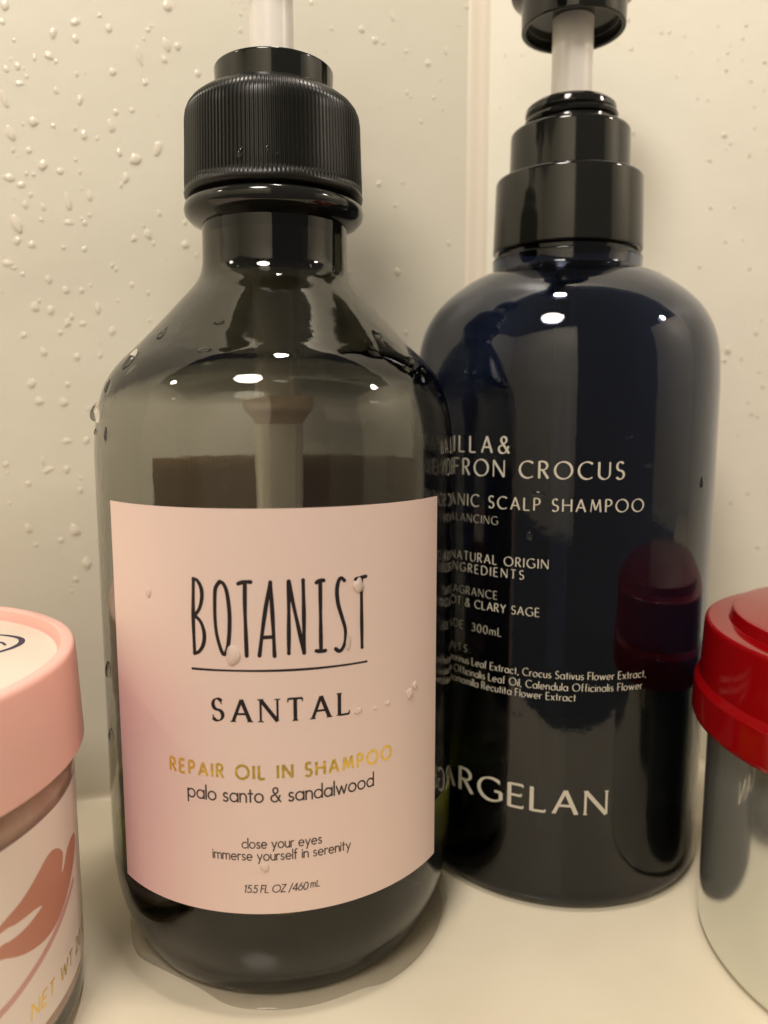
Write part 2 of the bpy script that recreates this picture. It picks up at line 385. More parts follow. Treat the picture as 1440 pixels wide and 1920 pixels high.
# ---------------------------------------------------------------- water beads
def bead(name, p, n, up, w_, h_, d_, m, tear=.18, seed=0, par=None):
    """a flattened drop sitting on a surface: p on the surface (mm), n outward, up = uphill"""
    n = Vector(n).normalized(); up = Vector(up); up = (up-n*up.dot(n)).normalized(); rt = up.cross(n)
    rnd = random.Random(seed); ph = [rnd.uniform(0, 6.28) for _ in range(3)]; am = [rnd.uniform(.02, .10) for _ in range(3)]
    vs, fs = [], []; rings, seg = 6, 18
    for i in range(rings+1):
        u = math.sin(R(90*i/rings)) if i < rings else 1.0
        for k in range(seg):
            a = 2*math.pi*k/seg; wob = 1+sum(am[j]*math.sin((j+2)*a+ph[j]) for j in range(3))
            x = u*wob*math.cos(a)*w_/2; y = u*wob*math.sin(a)*h_/2
            x *= 1-tear*max(0, y/(h_/2)); hz = d_*max(0, 1-u*u)**.55*(1-.35*max(-1, min(1, y/(h_/2))))
            if i == rings: hz = -.12
            q = Vector(p)+rt*x+up*y+n*hz; vs.append(tuple(q))
            if i == 0: break
    for k in range(seg): fs.append((0, 1+k, 1+(k+1) % seg))
    for i in range(1, rings):
        for k in range(seg):
            a, b = 1+(i-1)*seg+k, 1+(i-1)*seg+(k+1) % seg; fs.append((a, a+seg, b+seg, b))
    fs.append(tuple(1+(rings-1)*seg+k for k in range(seg))[::-1])
    o = mk(name, vs, fs, m, par, ang=70); return o
DL = [(-126.8, 214.3, 2.79, 3.35), (-127.7, 210.2, 1.68, 1.87), (-115.8, 208.9, 2.27, 3.41), (-110.4, 212.1, 3.05, 2.28), (-110.5, 208.1, 1.91, 2.67), (-117.1, 203.3, 3.04, 2.28), (-120.6, 202.4, 1.32, 1.89), (-124.7, 200.0, 1.89, 2.26), (-127.4, 199.0, 1.5, 2.26), (-122.7, 197.7, 1.14, 1.51), (-124.5, 195.9, 3.03, 1.51), (-126.3, 201.4, 0.75, 0.94), (-123.3, 199.5, 0.76, 0.94), (-128.3, 191.7, 1.89, 5.66), (-115.9, 195.0, 1.53, 2.29), (-110.1, 193.2, 1.93, 3.08), (-121.8, 186.9, 3.05, 3.05), (-116.9, 186.3, 1.73, 1.54), (-127.3, 183.5, 2.66, 4.56), (-109.6, 184.6, 2.33, 2.72), (-106.3, 184.1, 1.17, 1.56), (-123.2, 179.7, 1.91, 1.91), (-120.0, 176.3, 3.08, 3.08), (-115.9, 175.1, 2.71, 1.94), (-128.3, 172.6, 4.21, 1.91), (-125.6, 171.1, 3.07, 1.92), (-123.4, 168.7, 1.54, 1.54), (-124.8, 166.2, 1.93, 2.31), (-120.5, 165.9, 1.55, 2.33), (-114.3, 167.6, 2.34, 5.46), (-108.9, 169.3, 1.96, 3.14), (-127.2, 161.3, 3.47, 5.78), (-127.3, 157.0, 2.71, 2.32), (-123.8, 156.2, 2.72, 1.94), (-121.1, 162.7, 1.55, 1.55), (-114.5, 162.3, 3.52, 1.56), (-110.5, 162.4, 1.97, 1.97), (-102.2, 211.5, 2.31, 2.31), (-104.4, 214.4, 1.53, 1.53), (-101.7, 200.9, 2.32, 2.32), (-94.9, 205.7, 1.95, 5.84), (-87.8, 209.0, 2.35, 4.31), (-85.0, 209.0, 2.36, 2.36), (-88.5, 205.3, 1.96, 2.35), (-87.3, 218.7, 3.12, 3.51), (-92.4, 212.2, 1.56, 1.56), (-93.6, 199.1, 1.96, 1.96), (-80.0, 202.7, 1.99, 2.38), (-97.3, 191.8, 1.96, 1.57), (-101.4, 191.0, 1.76, 1.95), (-102.7, 187.4, 2.34, 3.9), (-96.9, 179.5, 3.95, 3.56), (-91.0, 182.7, 2.78, 4.76), (-100.9, 180.9, 1.96, 2.36), (-99.5, 174.6, 2.37, 3.16), (-94.4, 160.4, 2.41, 3.21), (-84.7, 158.2, 2.84, 2.44), (-98.1, 159.1, 2.4, 2.0), (-129.9, 151.2, 4.26, 1.93), (-110.8, 155.7, 1.97, 1.58), (-116.0, 155.9, 1.57, 1.57), (-91.3, 166.0, 1.6, 2.01), (-128.6, 150.2, 2.62, 1.31), (-126.5, 148.6, 1.75, 1.31), (-120.2, 147.5, 2.21, 2.65), (-116.0, 144.9, 2.22, 2.22), (-112.0, 145.0, 1.79, 1.79), (-123.9, 140.3, 2.65, 3.09), (-120.0, 139.6, 2.66, 2.66), (-108.2, 140.4, 2.25, 3.15), (-116.0, 136.4, 2.23, 2.68), (-112.2, 136.3, 2.24, 1.79), (-127.1, 132.9, 2.65, 1.77), (-118.0, 133.8, 1.79, 1.79), (-104.7, 134.5, 2.27, 2.72), (-122.4, 128.6, 2.23, 2.67), (-114.1, 127.5, 2.25, 2.25), (-108.2, 128.0, 1.81, 1.81), (-125.8, 120.3, 3.12, 2.68), (-116.8, 120.1, 1.8, 1.8), (-124.2, 115.6, 2.69, 2.69), (-118.1, 115.3, 2.71, 2.71), (-122.9, 97.0, 4.09, 1.82), (-124.2, 99.5, 1.36, 2.72), (-118.2, 97.1, 2.28, 2.28), (-133.4, 98.7, 2.24, 1.79), (-128.1, 93.4, 2.26, 1.81), (-115.0, 91.3, 1.84, 2.3), (-128.8, 81.1, 2.28, 3.19), (-116.9, 80.2, 3.24, 4.16), (-120.7, 77.5, 2.3, 1.84), (-127.2, 76.4, 1.83, 1.37), (-117.8, 104.8, 3.18, 1.82), (-112.7, 105.0, 2.29, 2.29), (-114.3, 70.7, 3.26, 3.73), (-117.3, 66.3, 2.33, 1.86), (-43.5, 217.9, 1.38, 1.38), (-26.1, 222.9, 1.41, 3.28), (-35.0, 218.7, 2.33, 2.33), (-31.1, 216.3, 2.34, 2.34), (-28.8, 215.9, 1.41, 1.41), (-10.3, 215.8, 1.44, 2.88), (-15.5, 211.9, 2.15, 2.39), (-22.0, 214.4, 1.42, 1.42), (-6.3, 223.0, 1.44, 0.96), (-30.0, 177.9, 1.92, 1.92), (-24.5, 153.5, 2.45, 2.45)]
DR = [(75.6, 222.0, 1.14, 1.52), (81.4, 212.0, 1.91, 1.34), (74.9, 218.4, 0.95, 1.33), (71.3, 192.3, 2.13, 1.74), (78.7, 186.7, 1.16, 2.13), (71.9, 188.6, 0.97, 0.97), (63.1, 202.5, 0.96, 1.16), (66.0, 202.0, 0.96, 0.96), (83.7, 136.1, 1.4, 1.99), (75.7, 131.1, 2.4, 3.0), (74.9, 128.1, 1.81, 1.6), (79.8, 128.6, 1.2, 1.2), (80.6, 154.8, 1.18, 1.58), (66.1, 155.4, 1.39, 1.39), (85.4, 124.6, 1.4, 1.0), (86.7, 120.2, 1.41, 1.21), (66.9, 185.5, 0.97, 0.97), (75.3, 172.3, 0.98, 1.17), (79.3, 199.9, 0.96, 0.96), (68.2, 212.8, 0.77, 0.96), (58.5, 219.2, 0.76, 0.95), (83.7, 112.2, 1.62, 1.41), (84.2, 87.8, 1.84, 1.02), (88.2, 71.2, 1.86, 1.24)]

def on_wall(d, s, z): q = C0+d*s; return (q.x, q.y, z)
nl, nr = Vector((DL_.y, -DL_.x, 0)), Vector((DR_.y, -DR_.x, 0))
SPECIAL = {(-127.2, 161.3): 'largest tilted droplet on the left wall, level with the black ring under the ribbed collar',
 (-94.9, 205.7): 'long thin droplet high on the left wall, left of the cap of the ribbed pump', (-128.3, 191.7): 'long narrow droplet at the wall\'s left edge, level with the ribbed collar\'s top',
 (-96.9, 179.5): 'fat round droplet on the left wall, nearest big one to the ribbed collar', (-114.3, 167.6): 'long hanging droplet on the left wall, right of the largest tilted one',
 (-35.0, 218.7): 'largest droplet on the wall between the two pumps, upper middle', (-87.3, 218.7): 'big droplet at the very top of the left wall, left of the ribbed pump'}
for i, (s, z, a, b) in enumerate(DL):
    rnd = random.Random(i); tilt = rnd.uniform(-.55, .25)
    o = bead('water_droplet', on_wall(DL_, s, z), nl, Vector((DL_.x*tilt, DL_.y*tilt, 1)), a*.78, b*.88, min(a, b)*.10, M['bead'], seed=i)
    tag(o, SPECIAL.get((s, z), 'clear water droplet clinging to the cream left wall panel'), 'water droplet', 'water droplets on the left wall panel')
for i, (s, z, a, b) in enumerate(DR):
    o = bead('water_droplet', on_wall(DR_, s, z), nr, (.1, 0, 1), a*.8, b*.9, min(a, b)*.14, M['bead'], seed=100+i)
    tag(o, 'small clear water droplet on the pale wall right of the navy bottle', 'water droplet', 'water droplets on the right wall')
# the finest spray, past counting
def spray(name, d, nrm, n, s0, s1, z0, z1, zbias):
    bm = bmesh.new(); rnd = random.Random(5)
    for i in range(n):
        s = rnd.uniform(s0, s1); z = z0+(z1-z0)*rnd.random()**zbias; r = rnd.uniform(.18, .55)
        mt = Matrix.Translation(Vector(on_wall(d, s, z))*S) @ Matrix.Rotation(math.atan2(d.y, d.x), 4, 'Z') @ Matrix.Diagonal((r*S, r*.35*S, r*rnd.uniform(1, 1.7)*S, 1))
        bmesh.ops.create_icosphere(bm, subdivisions=2, radius=1, matrix=mt)
    me = bpy.data.meshes.new(name); bm.to_mesh(me); bm.free(); me.materials.append(M['bead'])
    me.polygons.foreach_set('use_smooth', [True]*len(me.polygons)); o = bpy.data.objects.new(name, me); COL.objects.link(o); return o
tag(spray('water_spray', DL_, nl, 260, -175, -4, 45, 245, .55), 'fine spray of tiny water beads on the cream left wall', 'water spray', kind='stuff')
tag(spray('water_spray', DR_, nr, 150, 6, 110, 60, 245, .7), 'fine spray of tiny water beads on the pale right wall', 'water spray', kind='stuff')

# ---------------------------------------------------------------- smoke grey bottle with the peach label
def polar(D, a): return D*math.sin(R(a)), D*math.cos(R(a))
DLb, aL = 1.5015*H, -7.75
xL, yL = polar(DLb, aL); RL = 37.85
B1 = thing('pump_bottle', 'smoke grey see-through pump bottle with a peach paper label and ribbed black collar', 'bottle', xL, yL, R(-aL))
out = [(0, 1.6), (22, 1.3), (28, .5), (30.2, 0), (31.6, .3), (33.0, 1.9), (34.3, 4.4), (35.7, 8.2), (36.9, 12.5), (37.6, 17.5), (37.85, 23), (37.85, 45), (37.85, 75), (37.85, 100),
       (37.75, 106), (37.25, 111), (36.3, 115.3), (34.9, 119), (32.4, 122.5), (29.0, 125.8), (24.5, 130.4), (20.0, 135.3), (17.6, 137.9), (16.2, 139.8), (15.4, 141.8), (15.1, 144.5), (15.05, 150.0)]
outp = out[:4]+spline(out[3:], 4)[1:]
base_in = [p for p in outp if p[1] < 149.5]
def thick(r, z): return 1.0+2.3*(lambda t: t*t*(3-2*t))(max(0, min(1, (z-113.5)/15)))+1.3*max(0, min(1, (16-z)/10))
o1, o2 = offset_profile(base_in, 1.0), offset_profile(base_in, 2.0)
inner = [(p[0]+(q[0]-p[0])*(thick(*p)-1), p[1]+(q[1]-p[1])*(thick(*p)-1)) for p, q in zip(o1, o2)]
inner = [(0, 3.6), (26, 3.4)]+[p for p in inner if p[1] > 4.2 and p[0] > 5]
flange = [(15.7, 150.9), (17.3, 151.6), (18.3, 152.6), (18.55, 153.6), (18.35, 154.7), (17.4, 155.3), (14.2, 155.4)]
shell = lathe('bottle_shell', outp+[(15.05, 150.6), (13.9, 150.6)]+inner[::-1][:-2]+[(26, 3.4), (0, 3.6)], M['smoke'], B1, seg=192, ang=50)
def face_attr(o, name, f):
    at = o.data.attributes.new(name, 'FLOAT', 'FACE')
    for p in o.data.polygons: at.data[p.index].value = 1.0 if f(p.center/S, p.normal) else 0.0
face_attr(shell, 'wet', lambda c, n: c.z < 35.15 and ((n.x*c.x+n.y*c.y)/max(1, math.hypot(c.x, c.y)) < -.1 or (n.z > .5 and 2.5 < c.z < 9)))
liq = [(0, 3.64)]+[(26, 3.44)]+[(r-.02, z) for r, z in inner[2:] if z < 34.9]+[(36.84, 35.15), (36.2, 35.02), (0, 35.0)]
lo = lathe('shampoo', liq, M['liquid'], B1, seg=192, ang=40); face_attr(lo, 'free', lambda c, n: n.z > .6 and c.z > 34.5)
f1 = cylmap(RL)
lab = sheet('front_label', f1, -36.8, 35.3, 21.6, 96.4, .16, M['label'], B1)
sheet('back_label', f1, RL*math.pi-42.5+0, RL*math.pi+36.5+0, 22, 101.5, .14, M['backlab'], B1)
LF = .17
P = Print()
def hand(strokes, w0):
    rnd = random.Random(3)
    for q in strokes:
        q = spline(q, 4) if len(q) > 2 else q
        P.ribbon(q, lambda d, t: w0*(1+.10*math.sin(t*9+q[0][0])), lift=0); P.dot(q[0], w0*.52); P.dot(q[-1], w0*.52)
hand([[(-15.58,83.94),(-15.75,80.0),(-15.86,76.2),(-15.79,70.5)], [(-15.58,83.9),(-14.85,83.7),(-14.15,82.4),(-14.07,80.6),(-14.63,78.6),(-15.6,77.4)],
      [(-15.6,77.4),(-14.43,76.3),(-13.83,74.3),(-14.03,72.3),(-14.89,70.9),(-15.79,70.5)]], .70)
hand([[(-10.67,83.67),(-11.47,82.5),(-11.67,80.3),(-11.7,76.5),(-11.35,73.5),(-10.4,70.65),(-9.61,71.75),(-9.2,74.6),(-9.1,78.3),(-9.46,81.8),(-10.04,83.3),(-10.67,83.67)]], .69)
hand([[(-7.43,83.37),(-6.44,83.7),(-5.29,83.68)], [(-6.27,83.6),(-6.35,79.1),(-6.31,75.4),(-6.23,70.5)]], .70)
hand([[(-1.9,83.6),(-2.77,79.1),(-3.46,74.6),(-4.01,70.5)], [(-1.9,83.6),(-1.68,79.1),(-1.52,74.6),(-1.4,70.4)], [(-3.24,73.8),(-1.65,73.87)]], .70)
hand([[(1.24,83.7),(1.17,77.7),(1.08,70.8)], [(1.24,83.7),(2.09,79.0),(3.74,70.7)], [(3.73,83.8),(3.78,77.6),(3.74,70.7)]], .69)
hand([[(6.05,83.2),(6.73,83.6),(7.36,83.5)], [(6.73,83.5),(6.74,77.4),(6.74,70.7)], [(5.91,70.9),(6.72,70.7),(7.54,70.8)]], .67)
hand([[(11.14,83.2),(10.61,83.7),(10.08,83.2),(9.75,81.5),(9.96,79.1),(10.69,76.5),(11.26,74.4),(11.27,72.3),(10.78,70.9),(10.1,70.4),(9.44,70.9)]], .69)
hand([[(13.35,83.2),(14.45,83.4),(15.4,83.5)], [(14.48,83.4),(14.51,77.1),(14.57,70.5)]], .67)
P.build('title_lettering', f1, M['ink'], lab, LF)
P = Print(); hand([[(-16.34,67.66),(-8,67.76),(0,67.74),(8,67.7),(15.5,67.66)]], .42); P.build('underline', f1, M['ink'], lab, LF)
def line1(name, txt, sa, sb, z, h, wt, m, **kw):
    P = Print(); P.fit(txt, sa, sb, z, h, wt, **kw); P.build(name, f1, m, lab, LF)
line1('scent_lettering', 'SANTAL', -12.75, 11.9, 58.45, 4.05, .72, M['ink'], contrast=.70, serif=.52, round_=False, hsr=1.04)
line1('gold_lettering', 'REPAIR OIL IN SHAMPOO', -21.8, 21.0, 47.75, 2.5, .50, M['gold'], round_=False, hsr=.92)
line1('subtitle_lettering', 'palo santo & sandalwood', -18.1, 16.9, 43.35, 2.65, .31, M['ink2'], hsr=.95)
line1('slogan_lettering', 'close your eyes', -7.9, 6.45, 34.5, 1.9, .22, M['ink2'], hsr=.90)
line1('slogan_lettering', 'immerse yourself in serenity', -13.45, 12.0, 32.15, 1.9, .22, M['ink2'], hsr=.90)
P = Print(); P.fit('15.5 FL OZ /460', -7.75, 3.75, 25.85, 1.42, .19, italic=.17, hsr=1.0)
P.text('m', 4.35, 26.1, 1.5, .17, .2, hs=.0105, italic=.1); P.text('L', 5.45, 26.1, 1.2, .17, .2, hs=.013, italic=.1); P.build('volume_lettering', f1, M['ink2'], lab, LF)
# pump: ribbed collar, inner cap, tube, head; milky housing and dip tube inside the bottle
NR = 138
def ribs(r, z, k):
    if z < 157.4 or z > 174.8: return r
    ph = (k % 4); fade = min(1, (z-157.4)/.3, (174.8-z)/.9); return r-(.30*fade if ph in (1, 2) else 0)
col_p = [(14.0, 155.9), (17.9, 155.9), (18.35, 156.3), (18.45, 156.9), (18.3, 157.3), (18.3, 159.5), (18.1, 165), (17.95, 171), (17.75, 172.4), (17.3, 173.5), (16.5, 174.5), (15.2, 175.5), (13.6, 176.4), (12.4, 176.8), (11.5, 176.8)]
def colr():
    pr = []
    for a, b in zip(col_p, col_p[1:]):
        n = max(1, int((Vector(a)-Vector(b)).length/.7)); pr += [(a[0]+(b[0]-a[0])*i/n, a[1]+(b[1]-a[1])*i/n) for i in range(n)]
    return pr+[col_p[-1]]
lathe('ribbed_collar', colr(), M['black2'], B1, seg=NR*4, rfun=ribs, ang=45)
lathe('collar_cap', fillet([(11.9, 176.2), (12.15, 181.6, .5), (4.95, 182.0, .3), (4.85, 178)], 5), M['black'], B1, cx=.35)
lathe('neck_ring', [(13.9, 150.65), (15.1, 150.65)]+flange, M['black'], B1, ang=60)
lathe('pump_insert', fillet([(0, 141.0), (7.5, 141.0), (10.8, 141.8, .4), (11.5, 143.5), (11.5, 150.4), (13.85, 150.8), (13.8, 155.3), (0, 155.3)], 4), M['black'], B1)
lathe('pump_stem', [(4.45, 150), (4.45, 203)], M['stem'], B1, seg=64)
lathe('pump_housing', [(5.3, 110.3), (5.05, 92), (4.9, 70), (3.0, 67), (2.2, 66)], M['housing'], B1, seg=72)
lathe('pump_flare', [(7.9, 117.6), (7.7, 114.2)]+spline([(7.4, 113.2), (6.0, 111.6), (5.3, 110.2)], 3), M['flare'], B1, seg=64)
lathe('pump_barrel', [(5.0, 141.2), (5.0, 117.7), (4.3, 117.7), (4.3, 141.2)], M['housing'], B1, seg=64, loop=True)
lathe('dip_tube', [(2.1, 66.5), (2.1, 5), (1.5, 5), (1.5, 66)], M['housing'], B1, seg=32)
def head(parent, r, z0, rot):
    h = lathe('pump_head', fillet([(0, z0+2.6), (r-1.3, z0+2.6, .3), (r-1.1, z0+.1, .3), (r, z0, .4), (r+.1, z0+6.8, .6), (r+2.6, z0+8.2, .8), (r+2.9, z0+15, 1.6), (r-2, z0+17, 2), (0, z0+17.4)], 5), M['black'], parent)
    # spout: a tapering rounded tube
    vs, fs = [], []
    path = [(0, 10.5, 6.0), (12, 11.5, 5.6), (24, 11.2, 4.8), (34, 9.0, 4.1), (39, 5.2, 3.6), (40, 2.5, 3.4)]
    for i, (x, z, rr) in enumerate(path):
        a = path[max(i-1, 0)]; b = path[min(i+1, len(path)-1)]; d = Vector((b[0]-a[0], b[1]-a[1])).normalized()
        for k in range(20):
            t = 2*math.pi*k/20; u, v = rr*math.cos(t)*1.25, rr*math.sin(t)*.8
            X = x-d.y*v; Z = z0+z+d.x*v; vs.append((X*math.cos(rot)-u*math.sin(rot), X*math.sin(rot)+u*math.cos(rot), Z))
    for i in range(len(path)-1):
        for k in range(20): k2 = (k+1) % 20; fs.append((i*20+k, i*20+k2, (i+1)*20+k2, (i+1)*20+k))
    fs += [tuple(range(20)), tuple(range((len(path)-1)*20, len(path)*20))[::-1]]
    mk('spout', vs, fs, M['black'], h)
head(B1, 11.2, 201.2, R(200))

# ---------------------------------------------------------------- navy bottle
DRb, aR = 1.80*H, 12.9
xR, yR = polar(DRb, aR); RR = 36.92
B2 = thing('pump_bottle', 'dark navy glossy pump bottle printed in white, standing behind and right of the grey one', 'bottle', xR, yR, R(-aR))
out = [(0, 1.4), (29, 1.0), (33.2, 0), (35.3, .4), (36.4, 1.6), (36.85, 3.6), (36.92, 8), (36.92, 60), (36.92, 112), (36.85, 120), (36.4, 127), (35.3, 131.8), (33.6, 135.4), (31.2, 138.6), (28.0, 141.5), (23.5, 144.6), (20.2, 146.1), (18.3, 146.8)]
outp = out[:3]+spline(out[2:], 4)[1:]
inn = offset_profile([p for p in outp if p[1] < 146.5], 1.3); inn = [p for p in inn if p[1] > 3.6 and p[0] > 5]
lathe('bottle_shell', outp+fillet([(18.15, 147.1), (18.2, 150.1, .4), (16.6, 150.4), (16.6, 152.5), (15.2, 152.5)])+[(15.2, 146)]+inn[::-1]+[(28, 3.2), (0, 3.4)], M['navy'], B2, seg=192, ang=40)
lathe('shampoo', [(0, 3.35), (28, 3.15)]+[(r+.12, z) for r, z in inn if z < 46]+[(35.5, 46), (0, 46)], M['navyliq'], B2, seg=128, ang=40)
lathe('screw_collar', fillet([(16.9, 151.7), (17.9, 151.5, .2), (18.15, 151.9, .2), (17.65, 168.8, 1.1), (14.2, 169.2)], 6), M['black'], B2)
lathe('collar_cap', fillet([(14.45, 168.6), (14.25, 179.9, 1.2), (10.5, 180.6, .3), (10.2, 183.2, .3), (10.9, 184.0, .4), (10.7, 185.4, .5), (9.6, 186.3, .5), (5.1, 186.5)], 6), M['black'], B2)
# slanted bayonet ridge round the top of the cap
vs, fs = [], []
for i in range(49):
    a = R(-230+300*i/48); z = 181.4+2.5*i/48; tp = min(1, i/4, (48-i)/4)
    for k in range(8):
        t = 2*math.pi*k/8; rr = 10.5+.75*tp*math.cos(t); vs.append((rr*math.cos(a), rr*math.sin(a), z+.8*tp*math.sin(t)))
for i in range(48):
    for k in range(8): k2 = (k+1) % 8; fs.append((i*8+k, i*8+k2, (i+1)*8+k2, (i+1)*8+k))
mk('cap_ridge', vs, fs, M['black'], B2)
lathe('pump_stem', [(4.85, 178), (4.85, 206.2)], M['stem'], B2, seg=64)
head(B2, 12.25, 203.2, R(250))
lathe('dip_tube', [(2.4, 150), (2.4, 6), (1.8, 6), (1.8, 150)], M['housing'], B2, seg=32)
f2 = cylmap(RR)
def line2(txt, anchor, sa, sb, z, h, wt, m='white', **kw):
    P = Print(); P.fit(txt, sa, sb, z, h, wt, anchor=anchor, **kw); P.build('lettering', f2, M[m], B2, .035)
OPT = dict(contrast=.55, round_=False)
line2('VANILLA&', 3, -25.6, -10.9, 103.87, 3.55, .52, hsr=1.0, **OPT)
line2('SAFFRON CROCUS', 3, -25.6, 13.4, 98.72, 3.6, .52, hsr=1.0, **OPT)
line2('BOTANIC SCALP SHAMPOO', 3, -27.0, 18.2, 91.75, 2.65, .38, hsr=1.0, **OPT)
line2('BALANCING', 1, -26.6, -13.3, 88.1, 1.8, .24, m='white2', hsr=1.0, **OPT)
line2('99 NATURAL ORIGIN'.replace('99 ', ''), 0, -26.3, -1.9, 79.2, 2.0, .28, hsr=1.0, **OPT)
line2('INGREDIENTS', 0, -26.3, -7.1, 76.5, 1.95, .27, hsr=1.0, **OPT)
line2('FRAGRANCE', 1, -26.8, -13.1, 71.3, 1.8, .26, m='white2', hsr=1.0, **OPT)
line2('BERGAMOT & CLARY SAGE', 6, -26.3, -3.5, 68.5, 1.85, .26, hsr=1.0, **OPT)
line2('MADE  300mL', 1, -27.0, -11.9, 63.0, 1.85, .27, m='white2', hsr=1.0, **OPT)
line2('INGREDIENTS:', 7, -27.4, -19.9, 57.6, 1.7, .24, m='white2', hsr=1.0, **OPT)
line2('Rosmarinus Leaf Extract, Crocus Sativus Flower Extract,', 11, -19.3, 20.7, 54.9, 1.7, .215, hsr=.92, **OPT)
line2('Salvia Officinalis Leaf Oil, Calendula Officinalis Flower', 29, -6.0, 19.9, 52.25, 1.7, .215, hsr=.92, **OPT)
line2('Chamomilla Recutita Flower Extract', 20, -8.3, 4.8, 49.95, 1.7, .215, hsr=.92, **OPT)
P = Print(); P.fit('ARGELAN', -29.2, 12.45, 23.75, 5.4, .95, hsr=1.25, contrast=.62, serif=.45, round_=False); P.build('brand_lettering', f2, M['white'], B2, .035)

# ---------------------------------------------------------------- pink lidded jar
Dp, ap = 1.42*H, -38
xp, yp = polar(Dp, ap)
B3 = thing('cosmetic_jar', 'squat jar with a coral pink screw lid and pale pink sleeve at the left edge', 'jar', xp, yp, R(-ap))
lid = lathe('lid', fillet([(0, 67.4), (40.1, 67.4, .5), (40.5, 70.0, .5), (42.9, 70.1, 1.5), (43.3, 62), (43.7, 51.6, .4), (42.3, 51.3, .3), (42.0, 60), (0, 60.5)][::-1], 6)[::1], M['pinklid'], B3, seg=192, ang=50)
ld = lathe('lid_label', fillet([(0, 67.45), (39.6, 67.45), (39.7, 67.75, .1), (0, 67.75)], 3), M['lidlabel'], B3, seg=128)
P = Print()
# the visible end of the printed oval and of a pen stroke inside it (local coordinates of the turned thing)
ca, sa_ = math.cos(R(ap)), math.sin(R(ap))
def loc(x, y): return (x*ca-y*sa_, x*sa_+y*ca)
oval = spline([loc(*q) for q in [(5, 24.0), (14, 25.6), (20, 25.6), (23.8, 24.5), (26.2, 22.8), (27.4, 20.4), (27.5, 18.2), (26.8, 15.8), (24.5, 12.6), (19, 8.5), (12, 5.5), (4, 4.0)]], 5)
P.ribbon(oval, lambda d, t: .35+.85*math.sin(math.pi*min(1, max(0, t)))**2)
P.ribbon(spline([loc(*q) for q in [(10, 14), (16, 19.5), (20.5, 20.8), (23.4, 20.4), (25.2, 18.5)]], 4), lambda d, t: 1.25-.8*t)
mk('lid_mark', [(a, b, 67.79+o) for a, b, o in P.v], P.f, M['navyink'], ld, smooth=False)
lathe('jar_shell', fillet([(0, 1.2), (36, .9, .5), (38.5, 0, .8), (41.3, 1.8, 1.4), (41.5, 8), (41.5, 47, .6), (39.2, 49, .5), (39.2, 60), (38.4, 60), (38.4, 48.5, .8), (40.2, 46, .8), (40.2, 6, 2), (36, 3.2, 1), (0, 3)], 5), M['jarshell'], B3, seg=192, ang=50)
lathe('jar_filling', fillet([(0, 3.1), (36, 3.3, 1), (40.3, 6.2, 2), (40.3, 46, 1), (38.5, 49, .6), (38.5, 57), (0, 57.5)], 5), M['cream'], B3, seg=128, ang=50)
RP = 41.5; f3 = cylmap(RP)
slv = sheet('sleeve', f3, -70, 66, 9.2, 44.8, .12, M['sleeve'], B3, n=110)
def poly(name, pts, m, parent, f, lift):
    bm = bmesh.new(); es = [bm.verts.new((a, b, 0)) for a, b in pts]; fc = bm.faces.new(es)
    for a in range(int(min(p[0] for p in pts)), int(max(p[0] for p in pts))+1, 2):
        bmesh.ops.bisect_plane(bm, geom=bm.verts[:]+bm.edges[:]+bm.faces[:], plane_co=(a+.013, 0, 0), plane_no=(1, 0, 0))
    bmesh.ops.triangulate(bm, faces=bm.faces[:]); bm.verts.index_update()
    vs = [f(v.co.x, v.co.y, lift) for v in bm.verts]; fs = [[v.index for v in q.verts] for q in bm.faces]; bm.free()
    return mk(name, vs, fs, m, parent, smooth=False)
leaf = [(8, 24.5), (14, 29), (18, 31.6), (21.94, 33.0), (23.72, 33.6), (25.89, 34.2), (28.7, 35.4), (31.11, 36.7), (33.35, 37.7), (35.3, 37.8), (37.38, 36.9), (39.05, 35.2), (38.95, 33.6), (38.25, 31.8), (39.3, 32.3),
        (41.08, 34.3), (43.46, 35.1), (46.0, 34.9), (46.9, 33.3), (45.3, 30.6), (42.6, 28.2), (40.3, 26.6), (38.3, 25.4), (36.4, 24.5), (34.2, 23.9), (31.1, 23.8), (27.4, 24.6), (24.3, 25.9), (21.5, 27.4), (17, 28.0), (12.5, 26.8),
        (16, 28.8), (21.7, 29.6), (23.4, 29.3), (25.5, 29.15), (27.8, 29.3), (29.66, 29.7), (31.3, 30.2), (29.4, 30.8), (27.3, 31.0), (24.7, 31.3), (23.0, 31.7), (19, 31.2), (13, 27.6)]
poly('leaf_print', spline(leaf+[leaf[0]], 3)[:-1], M['coral'], slv, f3, .135)
leaf2 = [(-30, 30), (-22, 37), (-14, 39), (-6, 36), (-2, 31), (-6, 33), (-13, 34), (-8, 30), (-3, 24), (-10, 21), (-18, 24), (-25, 27)]
poly('leaf_print', spline(leaf2+[leaf2[0]], 3)[:-1], M['coral'], slv, f3, .135)
P = Print(); P.ribbon(spline([(-40, 24), (-20, 17.5), (0, 16.2), (12, 17.3), (20.9, 18.6), (23.7, 19.2), (27, 20.2), (30.9, 21.5), (36, 23.4), (44, 27)], 5), lambda d, t: 1.3)
P.build('swoosh_print', f3, M['rose'], slv, .13)
P = Print(); P.text('NET WT 20 OZ', 26.9, 12.5, 2.6, .36, .8, hs=.027, italic=.16, round_=False); P.build('gold_lettering', f3, M['gold'], slv, .135)

